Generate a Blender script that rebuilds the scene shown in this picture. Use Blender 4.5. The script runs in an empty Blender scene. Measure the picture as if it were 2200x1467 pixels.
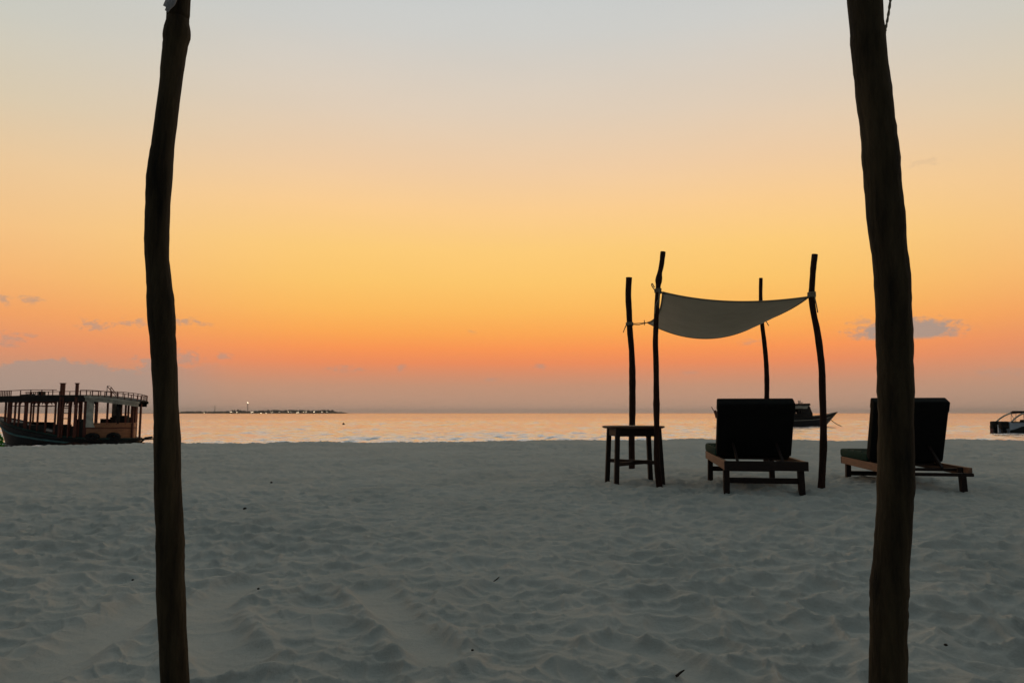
import bpy, bmesh, math, random
import numpy as np
from mathutils import Vector, Matrix, Euler

random.seed(7)
rng = np.random.default_rng(11)
R = math.radians
scene = bpy.context.scene
COL = scene.collection

# ------------------------------------------------------------------ camera
CAM_H = 0.78
FPX = 1589.0                      # focal length in photo pixels (26 mm equivalent)
PITCH = math.atan((887 - 733.5) / FPX)
cam = bpy.data.cameras.new('camera')
cam.sensor_width = 36.0
cam.lens = FPX / 2200 * 36
cam.clip_start = 0.05
cam.clip_end = 60000
cam_o = bpy.data.objects.new('camera', cam)
cam_o.location = (0, 0, CAM_H)
cam_o.rotation_euler = (math.pi / 2 + PITCH, 0, 0)
COL.objects.link(cam_o)
scene.camera = cam_o


def ray(px, py):
    x = (px - 1100) / FPX
    y = (733.5 - py) / FPX
    c, s = math.cos(PITCH), math.sin(PITCH)
    return Vector((x, c - y * s, s + y * c))


def at(px, py, Y):
    d = ray(px, py)
    return Vector((0, 0, CAM_H)) + d * (Y / d.y)


def gnd(px, py, z=0.0):
    d = ray(px, py)
    return Vector((0, 0, CAM_H)) + d * ((z - CAM_H) / d.z)


def azel(px, py):
    d = ray(px, py).normalized()
    return math.degrees(math.atan2(d.x, d.y)), math.degrees(math.asin(d.z))


def lin1(v):
    v /= 255.0
    return v / 12.92 if v <= 0.04045 else ((v + 0.055) / 1.055) ** 2.4


def lin(c):
    return (lin1(c[0]), lin1(c[1]), lin1(c[2]), 1.0)


# ------------------------------------------------------------------ world: dusk sky
SUN_AZ = 3.0
world = bpy.data.worlds.new('World')
scene.world = world
world.use_nodes = True
wt = world.node_tree
wt.nodes.clear()


class NG:
    """small helper for node graphs"""
    def __init__(s, t): s.t = t
    def n(s, kind): return s.t.nodes.new(kind)
    def put(s, sock, v):
        if isinstance(v, bpy.types.NodeSocket): s.t.links.new(v, sock)
        else: sock.default_value = v
    def m(s, op, a, b=None, c=None, clamp=False):
        n = s.n('ShaderNodeMath'); n.operation = op; n.use_clamp = clamp
        s.put(n.inputs[0], a)
        if b is not None: s.put(n.inputs[1], b)
        if c is not None: s.put(n.inputs[2], c)
        return n.outputs[0]
    def smooth(s, v, a, b, lo=0.0, hi=1.0):
        n = s.n('ShaderNodeMapRange'); n.interpolation_type = 'SMOOTHSTEP'
        s.put(n.inputs['Value'], v)
        n.inputs['From Min'].default_value = a; n.inputs['From Max'].default_value = b
        n.inputs['To Min'].default_value = lo; n.inputs['To Max'].default_value = hi
        return n.outputs['Result']
    def mix(s, f, a, b):
        n = s.n('ShaderNodeMix'); n.data_type = 'RGBA'
        s.put(n.inputs[0], f); s.put(n.inputs[6], a); s.put(n.inputs[7], b)
        return n.outputs[2]
    def ramp(s, f, stops, interp='LINEAR'):
        n = s.n('ShaderNodeValToRGB'); cr = n.color_ramp; cr.interpolation = interp
        while len(cr.elements) > 1: cr.elements.remove(cr.elements[-1])
        cr.elements[0].position = stops[0][0]; cr.elements[0].color = stops[0][1]
        for p, c in stops[1:]:
            e = cr.elements.new(p); e.color = c
        s.put(n.inputs[0], f)
        return n.outputs[0]
    def noise(s, vec, scale, detail=4, rough=0.55, dist=0.0):
        n = s.n('ShaderNodeTexNoise')
        if vec is not None: s.put(n.inputs['Vector'], vec)
        n.inputs['Scale'].default_value = scale; n.inputs['Detail'].default_value = detail
        n.inputs['Roughness'].default_value = rough; n.inputs['Distortion'].default_value = dist
        return n.outputs['Fac']
    def comb(s, x, y, z=0.0):
        n = s.n('ShaderNodeCombineXYZ')
        s.put(n.inputs[0], x); s.put(n.inputs[1], y); s.put(n.inputs[2], z)
        return n.outputs[0]


def sky_ramp(g, el, stops):
    return g.ramp(g.m('DIVIDE', el, 90.0, clamp=True), [(e / 90.0, lin(c)) for e, c in stops])


def build_world():
    g = NG(wt)
    tc = g.n('ShaderNodeTexCoord')
    sep = g.n('ShaderNodeSeparateXYZ'); wt.links.new(tc.outputs['Generated'], sep.inputs[0])
    x, y, z = sep.outputs
    el = g.m('MULTIPLY', g.m('ARCSINE', z), 180 / math.pi)
    az = g.m('MULTIPLY', g.m('ARCTAN2', x, y), 180 / math.pi)
    off = g.m('ABSOLUTE', g.m('SUBTRACT', az, SUN_AZ))
    ZEN = [(42, (160, 170, 168)), (60, (118, 132, 132)), (90, (98, 113, 116))]
    c_main = sky_ramp(g, el, [
        (0, (194, 158, 138)), (0.7, (192, 152, 128)), (2.0, (199, 149, 121)), (3.0, (218, 144, 108)),
        (3.9, (240, 142, 92)), (4.9, (252, 151, 84)), (6.1, (254, 168, 84)), (7.8, (254, 186, 94)),
        (10.0, (254, 199, 108)), (12.5, (254, 205, 122)), (15.5, (252, 206, 144)), (18.5, (241, 205, 164)),
        (22.5, (225, 206, 184)), (28, (207, 206, 201)), (32, (198, 203, 204))] + ZEN)
    c_side = sky_ramp(g, el, [
        (0, (166, 140, 124)), (1.5, (181, 147, 126)), (3.0, (204, 148, 118)), (4.5, (226, 149, 108)),
        (6.5, (243, 163, 103)), (9, (247, 183, 117)), (12, (245, 195, 136)), (16, (234, 200, 156)),
        (20, (216, 202, 176)), (25, (202, 202, 192)), (32, (192, 199, 199))] + ZEN)
    c_back = sky_ramp(g, el, [
        (0, (58, 62, 64)), (6, (72, 73, 76)), (14, (82, 85, 88)), (30, (88, 98, 100)),
        (60, (95, 109, 112)), (90, (98, 113, 116))])
    col = g.mix(g.smooth(off, 14, 44), c_main, c_side)
    col = g.mix(g.smooth(off, 40, 125), col, c_back)
    # low clouds, fixed in the directions in which they stand
    vec = g.comb(g.m('MULTIPLY', az, 1.0), g.m('MULTIPLY', el, 1.7))
    nz = g.m('SUBTRACT', g.noise(vec, 1.7, 6, 0.62), 0.5)
    nz2 = g.m('SUBTRACT', g.noise(vec, 0.33, 5, 0.6), 0.5)
    total = None
    blobs = [(1945, 711, 118, 31, .95, 1.2, 729), (2052, 717, 20, 8, .6), (1852, 692, 30, 11, .42), (68, 645, 22, 10, .6),
             (8, 645, 18, 11, .6), (205, 699, 34, 13, .6), (284, 693, 30, 10, .6), (395, 690, 30, 10, .65),
             (440, 698, 20, 6, .4), (14, 728, 30, 18, .5), (62, 720, 16, 6, .4), (400, 772, 36, 22, .6),
             (482, 765, 20, 8, .55), (735, 793, 42, 9, .5), (862, 791, 16, 10, .45), (1160, 788, 18, 9, .5),
             (1013, 712, 11, 7, .4), (1610, 735, 30, 8, .3), (1985, 349, 55, 9, .14), (1055, 815, 24, 6, .3),
             (1480, 800, 30, 6, .25), (2150, 800, 60, 12, .3)]
    for px, py, w, h, op, *ex in blobs:
        a0, e0 = azel(px, py)
        da = g.m('DIVIDE', g.m('SUBTRACT', az, a0), w / 27.0)
        de = g.m('DIVIDE', g.m('SUBTRACT', el, e0), h / 27.0)
        r = g.m('SQRT', g.m('ADD', g.m('MULTIPLY', da, da), g.m('MULTIPLY', de, de)))
        v = g.m('ADD', g.m('SUBTRACT', 1.0, r), g.m('MULTIPLY', nz, ex[0] if ex else 3.4))
        mk = g.m('MULTIPLY', g.smooth(v, 0.05, 0.55 if ex else 1.0), op)
        if ex: mk = g.m('MULTIPLY', mk, g.smooth(el, azel(px, ex[1] + 4)[1], azel(px, ex[1] - 6)[1]))
        total = mk if total is None else g.m('MAXIMUM', total, mk)
    a_edge = azel(470, 800)[0]
    top = g.m('ADD', g.m('MULTIPLY', nz, 1.5), g.m('ADD', g.m('MULTIPLY', nz2, 3.2), azel(150, 772)[1]))
    bank = g.m('MULTIPLY', g.smooth(g.m('SUBTRACT', top, el), -0.05, 0.5), g.smooth(az, a_edge + 2, a_edge - 6))
    bank = g.m('MULTIPLY', bank, g.smooth(az, -100, -60))
    total = g.m('MAXIMUM', total, g.m('MULTIPLY', bank, 0.8))
    cl = g.mix(g.smooth(off, 40, 125), lin((172, 150, 137)), lin((70, 72, 80)))
    col = g.mix(total, col, cl)
    # very soft unevenness in the high thin haze
    hz = g.noise(g.comb(g.m('MULTIPLY', az, 0.25), el), 0.16, 3)
    mul = g.n('ShaderNodeVectorMath'); mul.operation = 'SCALE'
    wt.links.new(col, mul.inputs[0])
    wt.links.new(g.m('ADD', 0.97, g.m('MULTIPLY', hz, 0.06)), mul.inputs['Scale'])
    bg = g.n('ShaderNodeBackground')
    wt.links.new(mul.outputs[0], bg.inputs['Color'])
    bg.inputs['Strength'].default_value = 1.0
    out = g.n('ShaderNodeOutputWorld')
    wt.links.new(bg.outputs[0], out.inputs['Surface'])


build_world()

# the last glow of the sun, just at the horizon
sun = bpy.data.lights.new('sun', 'SUN')
sun.energy = 0.03
sun.angle = R(60)
sun.color = (1.0, 0.62, 0.34)
sun_o = bpy.data.objects.new('sun', sun)
sd = Vector((math.sin(R(SUN_AZ - 12)), math.cos(R(SUN_AZ - 12)), math.tan(R(5))))
sun_o.rotation_euler = sd.to_track_quat('Z', 'Y').to_euler()
COL.objects.link(sun_o)

scene.view_settings.view_transform = 'Standard'
scene.view_settings.look = 'None'
scene.view_settings.exposure = 0.0
scene.view_settings.gamma = 1.0
scene.view_settings.use_curve_mapping = False


# ------------------------------------------------------------------ materials
def material(name, col, rough=0.7, var=0.25, scale=12.0, bump=0.2, stretch=(1, 1, 1), spec=0.3, col2=None, dist=0.02):
    m = bpy.data.materials.new(name); m.use_nodes = True
    g = NG(m.node_tree)
    b = m.node_tree.nodes['Principled BSDF']
    tc = g.n('ShaderNodeTexCoord'); mp = g.n('ShaderNodeMapping')
    m.node_tree.links.new(tc.outputs['Object'], mp.inputs['Vector'])
    mp.inputs['Scale'].default_value = stretch
    f = g.noise(mp.outputs[0], scale, 6, 0.6)
    c2 = col2 if col2 else tuple(c * (1 + var) for c in col)
    c1 = tuple(c * (1 - var) for c in col)
    colr = g.ramp(f, [(0.28, (*c1, 1)), (0.72, (*c2, 1))])
    g.put(b.inputs['Base Color'], colr)
    g.put(b.inputs['Roughness'], g.m('ADD', rough - 0.08, g.m('MULTIPLY', f, 0.16)))
    b.inputs['Specular IOR Level'].default_value = spec
    if bump:
        bp = g.n('ShaderNodeBump'); bp.inputs['Strength'].default_value = bump
        bp.inputs['Distance'].default_value = dist
        g.put(bp.inputs['Height'], g.noise(mp.outputs[0], scale * 2.3, 6, 0.65))
        m.node_tree.links.new(bp.outputs[0], b.inputs['Normal'])
    return m


def emitter(name, col, strength):
    m = bpy.data.materials.new(name); m.use_nodes = True
    b = m.node_tree.nodes['Principled BSDF']
    b.inputs['Base Color'].default_value = (*col, 1)
    b.inputs['Emission Color'].default_value = (*col, 1)
    b.inputs['Emission Strength'].default_value = strength
    return m


M = {}
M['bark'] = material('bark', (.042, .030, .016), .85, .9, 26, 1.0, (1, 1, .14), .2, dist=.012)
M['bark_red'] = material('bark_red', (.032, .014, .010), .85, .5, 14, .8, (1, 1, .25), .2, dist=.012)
M['wood'] = material('wood', (.085, .038, .024), .6, .4, 6, .25, (6, .6, 6), .35, dist=.004)
M['wood_dark'] = material('wood_dark', (.020, .010, .008), .65, .4, 6, .25, (6, .6, 6), .3, dist=.004)
M['wood_lit'] = material('wood_lit', (.22, .11, .065), .6, .35, 6, .25, (6, .6, 6), .35, dist=.004)  # lounger frame wood, sunset light on the side rails put into the colour
M['black_cloth'] = material('black_cloth', (.0095, .0095, .0095), .9, .35, 60, .25, spec=.1, dist=.004)
M['green_cloth'] = material('green_cloth', (.011, .042, .032), .9, .3, 50, .25, spec=.1, dist=.004)
M['rope'] = material('rope', (.24, .20, .15), .9, .4, 90, .6, spec=.1, dist=.004)
M['tie'] = material('tie', (.30, .30, .33), .9, .3, 60, .5, spec=.1, dist=.004)
M['rust'] = material('rust', (.13, .036, .022), .7, .45, 5, .3, spec=.3)
M['boat_dark'] = material('boat_dark', (.017, .014, .012), .7, .5, 4, .3, spec=.3)
M['boat_wood'] = material('boat_wood', (.36, .15, .068), .55, .35, 2.5, .2, (1, 1, 6), .35)
M['boat_cream'] = material('boat_cream', (.50, .46, .37), .7, .4, 3, .2, spec=.3)
M['boat_teal'] = material('boat_teal', (.075, .165, .16), .6, .35, 3, .1, spec=.35)
M['boat_green'] = material('boat_green', (.012, .035, .026), .6, .4, 2, .1, spec=.3)
M['hull_black'] = material('hull_black', (.012, .012, .012), .55, .4, 2, .1, spec=.35)
M['rubber'] = material('rubber', (.010, .010, .010), .8, .3, 8, .2, spec=.25)
M['gel_white'] = material('gel_white', (.46, .52, .58), .3, .2, 3, .02, spec=.5)
M['maroon'] = material('maroon', (.085, .018, .028), .6, .3, 4, .1, spec=.3)
M['steel'] = material('steel', (.22, .23, .23), .35, .2, 6, .05, spec=.6)
M['leaf_far'] = material('leaf_far', (.045, .050, .035), .9, .5, .12, 0, spec=.1)
M['leaf_green'] = material('leaf_green', (.05, .26, .02), .6, .35, 6, .2, spec=.3)
M['house_wall'] = material('house_wall', (.20, .18, .17), .8, .3, .4, 0)
M['house_roof'] = material('house_roof', (.07, .055, .055), .8, .3, .4, 0)
M['lamp'] = emitter('lamp', (1.0, .82, .55), 7)
M['window_light'] = emitter('window_light', (1.0, .80, .52), 6.0)
M['debris'] = material('debris', (.025, .02, .016), .9, .4, 30, .3)


def cloth_material():
    m = bpy.data.materials.new('canvas'); m.use_nodes = True
    g = NG(m.node_tree); t = m.node_tree
    b = t.nodes['Principled BSDF']; out = t.nodes['Material Output']
    tc = g.n('ShaderNodeTexCoord')
    f = g.noise(tc.outputs['Object'], 5, 6, 0.6)
    colr = g.ramp(f, [(.3, (.60, .52, .42, 1)), (.7, (.68, .60, .49, 1))])
    g.put(b.inputs['Base Color'], colr)
    b.inputs['Roughness'].default_value = .9
    b.inputs['Specular IOR Level'].default_value = .1
    bp = g.n('ShaderNodeBump'); bp.inputs['Strength'].default_value = .25; bp.inputs['Distance'].default_value = .003
    g.put(bp.inputs['Height'], g.noise(tc.outputs['Object'], 160, 3))
    t.links.new(bp.outputs[0], b.inputs['Normal'])
    tr = g.n('ShaderNodeBsdfTranslucent'); g.put(tr.inputs['Color'], colr)
    mx = g.n('ShaderNodeMixShader'); mx.inputs[0].default_value = .16
    t.links.new(b.outputs[0], mx.inputs[1]); t.links.new(tr.outputs[0], mx.inputs[2])
    t.links.new(mx.outputs[0], out.inputs['Surface'])
    return m


M['canvas'] = cloth_material()


def sand_material():
    m = bpy.data.materials.new('sand'); m.use_nodes = True
    g = NG(m.node_tree); t = m.node_tree
    b = t.nodes['Principled BSDF']
    geo = g.n('ShaderNodeNewGeometry')
    p = geo.outputs['Position']
    big = g.noise(p, 0.9, 4, .55)
    fine = g.noise(p, 90, 3, .6)
    grain = g.noise(p, 420, 2, .7)
    base = g.ramp(big, [(.3, (.42, .42, .395, 1)), (.7, (.51, .505, .475, 1))])
    k = g.m('ADD', .80, g.m('ADD', g.m('MULTIPLY', fine, .16), g.m('MULTIPLY', grain, .26)))
    sc = g.n('ShaderNodeVectorMath'); sc.operation = 'SCALE'
    t.links.new(base, sc.inputs[0]); t.links.new(k, sc.inputs['Scale'])
    t.links.new(sc.outputs[0], b.inputs['Base Color'])
    b.inputs['Roughness'].default_value = .95
    b.inputs['Specular IOR Level'].default_value = .12
    b1 = g.n('ShaderNodeBump'); b1.inputs['Strength'].default_value = .8; b1.inputs['Distance'].default_value = .014
    g.put(b1.inputs['Height'], g.m('ADD', g.noise(p, 24, 6, .7), g.m('MULTIPLY', grain, .3)))
    t.links.new(b1.outputs[0], b.inputs['Normal'])
    return m


def water_material():
    m = bpy.data.materials.new('water'); m.use_nodes = True
    g = NG(m.node_tree); t = m.node_tree
    b = t.nodes['Principled BSDF']
    geo = g.n('ShaderNodeNewGeometry')
    mp = g.n('ShaderNodeMapping'); t.links.new(geo.outputs['Position'], mp.inputs['Vector'])
    mp.inputs['Scale'].default_value = (.45, 1, 1)
    b.inputs['Base Color'].default_value = (.085, .070, .058, 1)
    b.inputs['Roughness'].default_value = .5
    b.inputs['Specular IOR Level'].default_value = .0
    w = g.m('ADD', g.noise(mp.outputs[0], 1.3, 5, .6), g.m('MULTIPLY', g.noise(mp.outputs[0], .22, 4, .55), 1.6))
    bp = g.n('ShaderNodeBump'); bp.inputs['Strength'].default_value = 1.0; bp.inputs['Distance'].default_value = .22
    g.put(bp.inputs['Height'], w)
    t.links.new(bp.outputs[0], b.inputs['Normal'])
    gl = g.n('ShaderNodeBsdfGlossy'); gl.inputs['Color'].default_value = (.86, .82, .83, 1)
    gl.inputs['Roughness'].default_value = .11
    fr = g.n('ShaderNodeFresnel'); fr.inputs['IOR'].default_value = 1.95
    t.links.new(bp.outputs[0], gl.inputs['Normal']); t.links.new(bp.outputs[0], fr.inputs['Normal'])
    mx = g.n('ShaderNodeMixShader'); t.links.new(fr.outputs[0], mx.inputs[0])
    t.links.new(b.outputs[0], mx.inputs[1]); t.links.new(gl.outputs[0], mx.inputs[2])
    t.links.new(mx.outputs[0], t.nodes['Material Output'].inputs['Surface'])
    return m


M['sand'] = sand_material()
M['water'] = water_material()


# ------------------------------------------------------------------ mesh builder
class MB:
    def __init__(s): s.v = []; s.f = []
    def box(s, lo, hi):
        x0, y0, z0 = lo; x1, y1, z1 = hi; o = len(s.v)
        s.v += [(x0, y0, z0), (x1, y0, z0), (x1, y1, z0), (x0, y1, z0), (x0, y0, z1), (x1, y0, z1), (x1, y1, z1), (x0, y1, z1)]
        s.f += [tuple(o + i for i in q) for q in ((0, 3, 2, 1), (4, 5, 6, 7), (0, 1, 5, 4), (1, 2, 6, 5), (2, 3, 7, 6), (3, 0, 4, 7))]
        return s
    def beam(s, a, b, w, h=None, up=(0, 0, 1)):
        a = Vector(a); b = Vector(b); h = h or w
        d = (b - a).normalized(); u = Vector(up)
        if abs(d.dot(u)) > .98: u = Vector((0, 1, 0))
        r = d.cross(u).normalized(); u = r.cross(d).normalized(); o = len(s.v)
        for p in (a, b):
            for i, j in ((-1, -1), (1, -1), (1, 1), (-1, 1)):
                s.v.append(tuple(p + r * (i * w / 2) + u * (j * h / 2)))
        s.f += [tuple(o + i for i in q) for q in ((0, 1, 2, 3), (7, 6, 5, 4), (0, 4, 5, 1), (1, 5, 6, 2), (2, 6, 7, 3), (3, 7, 4, 0))]
        return s
    def tube(s, pts, rad, n=10, jitter=0.0, cap=True, seed=1):
        rnd = random.Random(seed)
        pts = [Vector(p) for p in pts]; o = len(s.v); N = len(pts)
        if not hasattr(rad, '__len__'): rad = [rad] * N
        prev = None
        ph = [rnd.uniform(-1, 1) for _ in range(n)]
        for i, p in enumerate(pts):
            d = (pts[min(i + 1, N - 1)] - pts[max(i - 1, 0)]).normalized()
            if prev is None:
                u = Vector((0, -1, 0)) if abs(d.y) < .9 else Vector((1, 0, 0))
            else: u = prev
            u = (u - d * u.dot(d)).normalized(); prev = u; w = d.cross(u)
            for k in range(n):
                a = 2 * math.pi * k / n
                rr = rad[i] * (1 + jitter * (.6 * ph[k] + .4 * rnd.uniform(-1, 1)))
                s.v.append(tuple(p + (u * math.cos(a) + w * math.sin(a)) * rr))
        for i in range(N - 1):
            for k in range(n):
                k2 = (k + 1) % n
                s.f.append((o + i * n + k, o + i * n + k2, o + (i + 1) * n + k2, o + (i + 1) * n + k))
        if cap:
            s.f.append(tuple(o + k for k in range(n))[::-1]); s.f.append(tuple(o + (N - 1) * n + k for k in range(n)))
        return s
    def grid(s, P, close_u=False, close_v=False):
        """P[i][j] points"""
        o = len(s.v); nu = len(P); nv = len(P[0])
        for row in P:
            for p in row: s.v.append(tuple(p))
        for i in range(nu if close_u else nu - 1):
            for j in range(nv if close_v else nv - 1):
                a = (i % nu) * nv + j % nv; b = ((i + 1) % nu) * nv + j % nv
                c = ((i + 1) % nu) * nv + (j + 1) % nv; d = (i % nu) * nv + (j + 1) % nv
                s.f.append((o + a, o + b, o + c, o + d))
        return s
    def torus(s, c, R1, r, axis='y', n=20, m=8, sx=1.0, sz=1.0):
        P = []
        for i in range(n):
            a = 2 * math.pi * i / n; row = []
            for j in range(m):
                b = 2 * math.pi * j / m; q = R1 + r * math.cos(b)
                p = Vector((q * math.cos(a) * sx, r * math.sin(b), q * math.sin(a) * sz))
                if axis == 'z': p = Vector((p.x, p.z, p.y))
                if axis == 'x': p = Vector((p.y, p.x, p.z))
                row.append(Vector(c) + p)
            P.append(row)
        return s.grid(P, True, True)
    def prism(s, poly, a, b):
        """poly list of (x,z); extruded along y from a to b"""
        o = len(s.v); n = len(poly)
        s.v += [(x, a, z) for x, z in poly] + [(x, b, z) for x, z in poly]
        s.f.append(tuple(o + i for i in range(n))); s.f.append(tuple(o + n + i for i in range(n))[::-1])
        for i in range(n):
            j = (i + 1) % n
            s.f.append((o + i, o + n + i, o + n + j, o + j))
        return s
    def rbox(s, lo, hi, bev, seg=3):
        bm = bmesh.new()
        c = [(l + h) / 2 for l, h in zip(lo, hi)]; d = [h - l for l, h in zip(lo, hi)]
        bmesh.ops.create_cube(bm, size=1, matrix=Matrix.Translation(c) @ Matrix.Diagonal((*d, 1)))
        bmesh.ops.bevel(bm, geom=bm.edges[:], offset=bev, segments=seg, profile=.6, affect='EDGES')
        o = len(s.v); bm.verts.index_update()
        s.v += [tuple(v.co) for v in bm.verts]; s.f += [tuple(o + v.index for v in f.verts) for f in bm.faces]
        bm.free(); return s
    def xf(s, mat):
        s.v = [tuple(mat @ Vector(p)) for p in s.v]; return s
    def mesh(s, name, m, smooth=False, off=None):
        me = bpy.data.meshes.new(name)
        v = s.v if off is None else [(x - off[0], y - off[1], z - off[2]) for x, y, z in s.v]
        me.from_pydata(v, [], s.f)
        bm = bmesh.new(); bm.from_mesh(me); bmesh.ops.recalc_face_normals(bm, faces=bm.faces); bm.to_mesh(me); bm.free()
        if smooth: me.polygons.foreach_set('use_smooth', [True] * len(me.polygons))
        me.materials.append(m); me.update()
        return me
    def build(s, name, m, parent=None, smooth=False, off=None, bevel=0.0, loc=None):
        if parent is not None and off is None and parent.get('_w'): off = parent.location
        o = bpy.data.objects.new(name, s.mesh(name, m, smooth, off))
        COL.objects.link(o)
        if parent is not None: o.parent = parent
        elif off is not None: o.location = off
        if bevel:
            bv = o.modifiers.new('bevel', 'BEVEL'); bv.width = bevel; bv.segments = 2; bv.limit_method = 'ANGLE'
        return o


def tag(o, label=None, cat=None, group=None, kind=None):
    if label: o['label'] = label
    if cat: o['category'] = cat
    if group: o['group'] = group
    if kind: o['kind'] = kind
    return o


def thing(name, label, cat, loc, rz=0.0, group=None, worldpts=False):
    o = bpy.data.objects.new(name, None); COL.objects.link(o)
    o.empty_display_size = .2
    o.location = loc; o.rotation_euler = (0, 0, rz)
    tag(o, label, cat, group)
    if worldpts: o['_w'] = 1
    return o


def spline(pts, n):
    """Catmull-Rom through tuples of any length"""
    P = [np.array(p, float) for p in pts]
    P = [2 * P[0] - P[1]] + P + [2 * P[-1] - P[-2]]
    out = []
    segs = len(P) - 3
    for k in range(n):
        t = k / (n - 1) * segs; i = min(int(t), segs - 1); u = t - i
        a, b, c, d = P[i:i + 4]
        out.append(.5 * ((2 * b) + (c - a) * u + (2 * a - 5 * b + 4 * c - d) * u * u + (3 * b - a - 3 * c + d) * u ** 3))
    return out


# ------------------------------------------------------------------ terrain functions
def hash2(ix, iy, s):
    h = (ix.astype(np.int64) * 374761393 + iy.astype(np.int64) * 668265263 + s * 974634777) & 0xFFFFFFFF
    h = ((h ^ (h >> 13)) * 1274126177) & 0xFFFFFFFF
    h = ((h ^ (h >> 16)) * 2246822519) & 0xFFFFFFFF
    return ((h ^ (h >> 15)) & 0xFFFFFF) / float(0x1000000)


def vnoise(x, y, s):
    ix = np.floor(x); iy = np.floor(y); fx = x - ix; fy = y - iy
    fx = fx * fx * fx * (fx * (fx * 6 - 15) + 10); fy = fy * fy * fy * (fy * (fy * 6 - 15) + 10)
    a = hash2(ix, iy, s); b = hash2(ix + 1, iy, s); c = hash2(ix, iy + 1, s); d = hash2(ix + 1, iy + 1, s)
    return (a + (b - a) * fx) * (1 - fy) + (c + (d - c) * fx) * fy - .5


def fbm(x, y, s, o=4):
    v = 0; a = 1.0
    for k in range(o):
        v = v + a * vnoise(x, y, s + k); x = x * 2.03 + 17.1; y = y * 2.03 + 5.7; a *= .5
    return v


def bowls(x, y, size, s, k=60.0, lip=.0):
    """trampled sand: overlapping hollows with a crest where two hollows meet"""
    X = x / size; Y = y / size
    ix = np.floor(X); iy = np.floor(Y); acc = 0; f1 = np.full(x.shape, 9.0); f2 = np.full(x.shape, 9.0)
    for dx in (-1, 0, 1):
        for dy in (-1, 0, 1):
            cx = ix + dx; cy = iy + dy
            px = cx + hash2(cx, cy, s); py = cy + hash2(cx, cy, s + 1)
            w = hash2(cx, cy, s + 2); e = .75 + .6 * hash2(cx, cy, s + 3)
            d2 = ((X - px) ** 2 * e + (Y - py) ** 2 / e) + (w - .5) * .22
            acc = acc + np.exp(-k * d2)
            f2 = np.minimum(f2, np.maximum(f1, d2)); f1 = np.minimum(f1, d2)
    return np.clip(-np.log(acc + 1e-30) / k, -.3, 1.1) + lip * np.exp(-((f2 - f1) / .07) ** 2)


EDGE_X = np.array([-400., -60, -30, -12.2, -7.2, 0, 8.2, 15.6, 40, 80, 400])
EDGE_Y = np.array([-160., 6, 13.5, 17.7, 19.6, 21.2, 21.8, 22.5, 21, 16, -150])
TRACKS = []
for pts, w in ([[(1580, 1225), (800, 1255), (850, 1310), (900, 1360), (950, 1410)][1:], .10],
               [[(520, 1240), (450, 1290), (445, 1330), (465, 1375), (510, 1410)], .11],
               [[(345, 1270), (250, 1330), (150, 1390), (40, 1440)], .12],
               [[(1310, 1370), (1400, 1385), (1500, 1430), (1600, 1460)], .08]):
    TRACKS.append(([gnd(*p) for p in pts], w))


def sand_h(x, y):
    x = np.asarray(x, float); y = np.asarray(y, float)
    wx = x + .10 * fbm(x * 2.2, y * 2.2, 31, 3); wy = y + .10 * fbm(x * 2.2 + 9, y * 2.2 + 4, 41, 3)
    amp = .75 + .9 * fbm(x * .35, y * .35, 51, 2)
    big = bowls(wx, wy * 1.35, .31, 3, 150.0, .11)
    small = bowls(wx * 1.0 + .3 * wy, wy * 1.25 - .2 * wx, .125, 13, 90.0, .09)
    rough = .047 * np.clip(amp, .4, 1.25) * np.tanh((big - .22) / .46) + .0140 * np.tanh((small - .2) / .36)
    rough = rough + .004 * fbm(x * 22, y * 22, 81, 3)
    smoothm = np.zeros_like(x); trench = np.zeros_like(x)
    near = (x ** 2 + y ** 2) < 36
    if near.any():
        xs = x[near]; ys = y[near]; dm = np.full(xs.shape, 9.0)
        for pts, w in TRACKS:
            for a, b in zip(pts[:-1], pts[1:]):
                dx, dy = b.x - a.x, b.y - a.y
                t = np.clip(((xs - a.x) * dx + (ys - a.y) * dy) / (dx * dx + dy * dy), 0, 1)
                dm = np.minimum(dm, np.hypot(xs - a.x - t * dx, ys - a.y - t * dy) / w)
        dm = dm + .35 * fbm(xs * 5, ys * 5, 91, 2)
        smoothm[near] = np.exp(-np.clip(dm, 0, 9) ** 4)
        trench[near] = -.016 * np.exp(-dm ** 2) + .022 * np.exp(-((dm - 1.25) / .38) ** 2)
    h = rough * (1 - .85 * smoothm) + trench
    h = h + .045 * fbm(x * .55, y * .55, 61, 3) + .05 * fbm(x * .14, y * .14, 71, 2)
    ye = np.interp(x, EDGE_X, EDGE_Y) + .9 * fbm(x * .3, x * 0 + 2.5, 101, 3)
    d = y - ye
    h = np.where(y > 5, h * 1.0, h)
    fall = np.where(d > 0, -(d ** 2) / (d + .8) * .2, 0)
    return np.maximum(h + fall, -3.5) - .012


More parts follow.
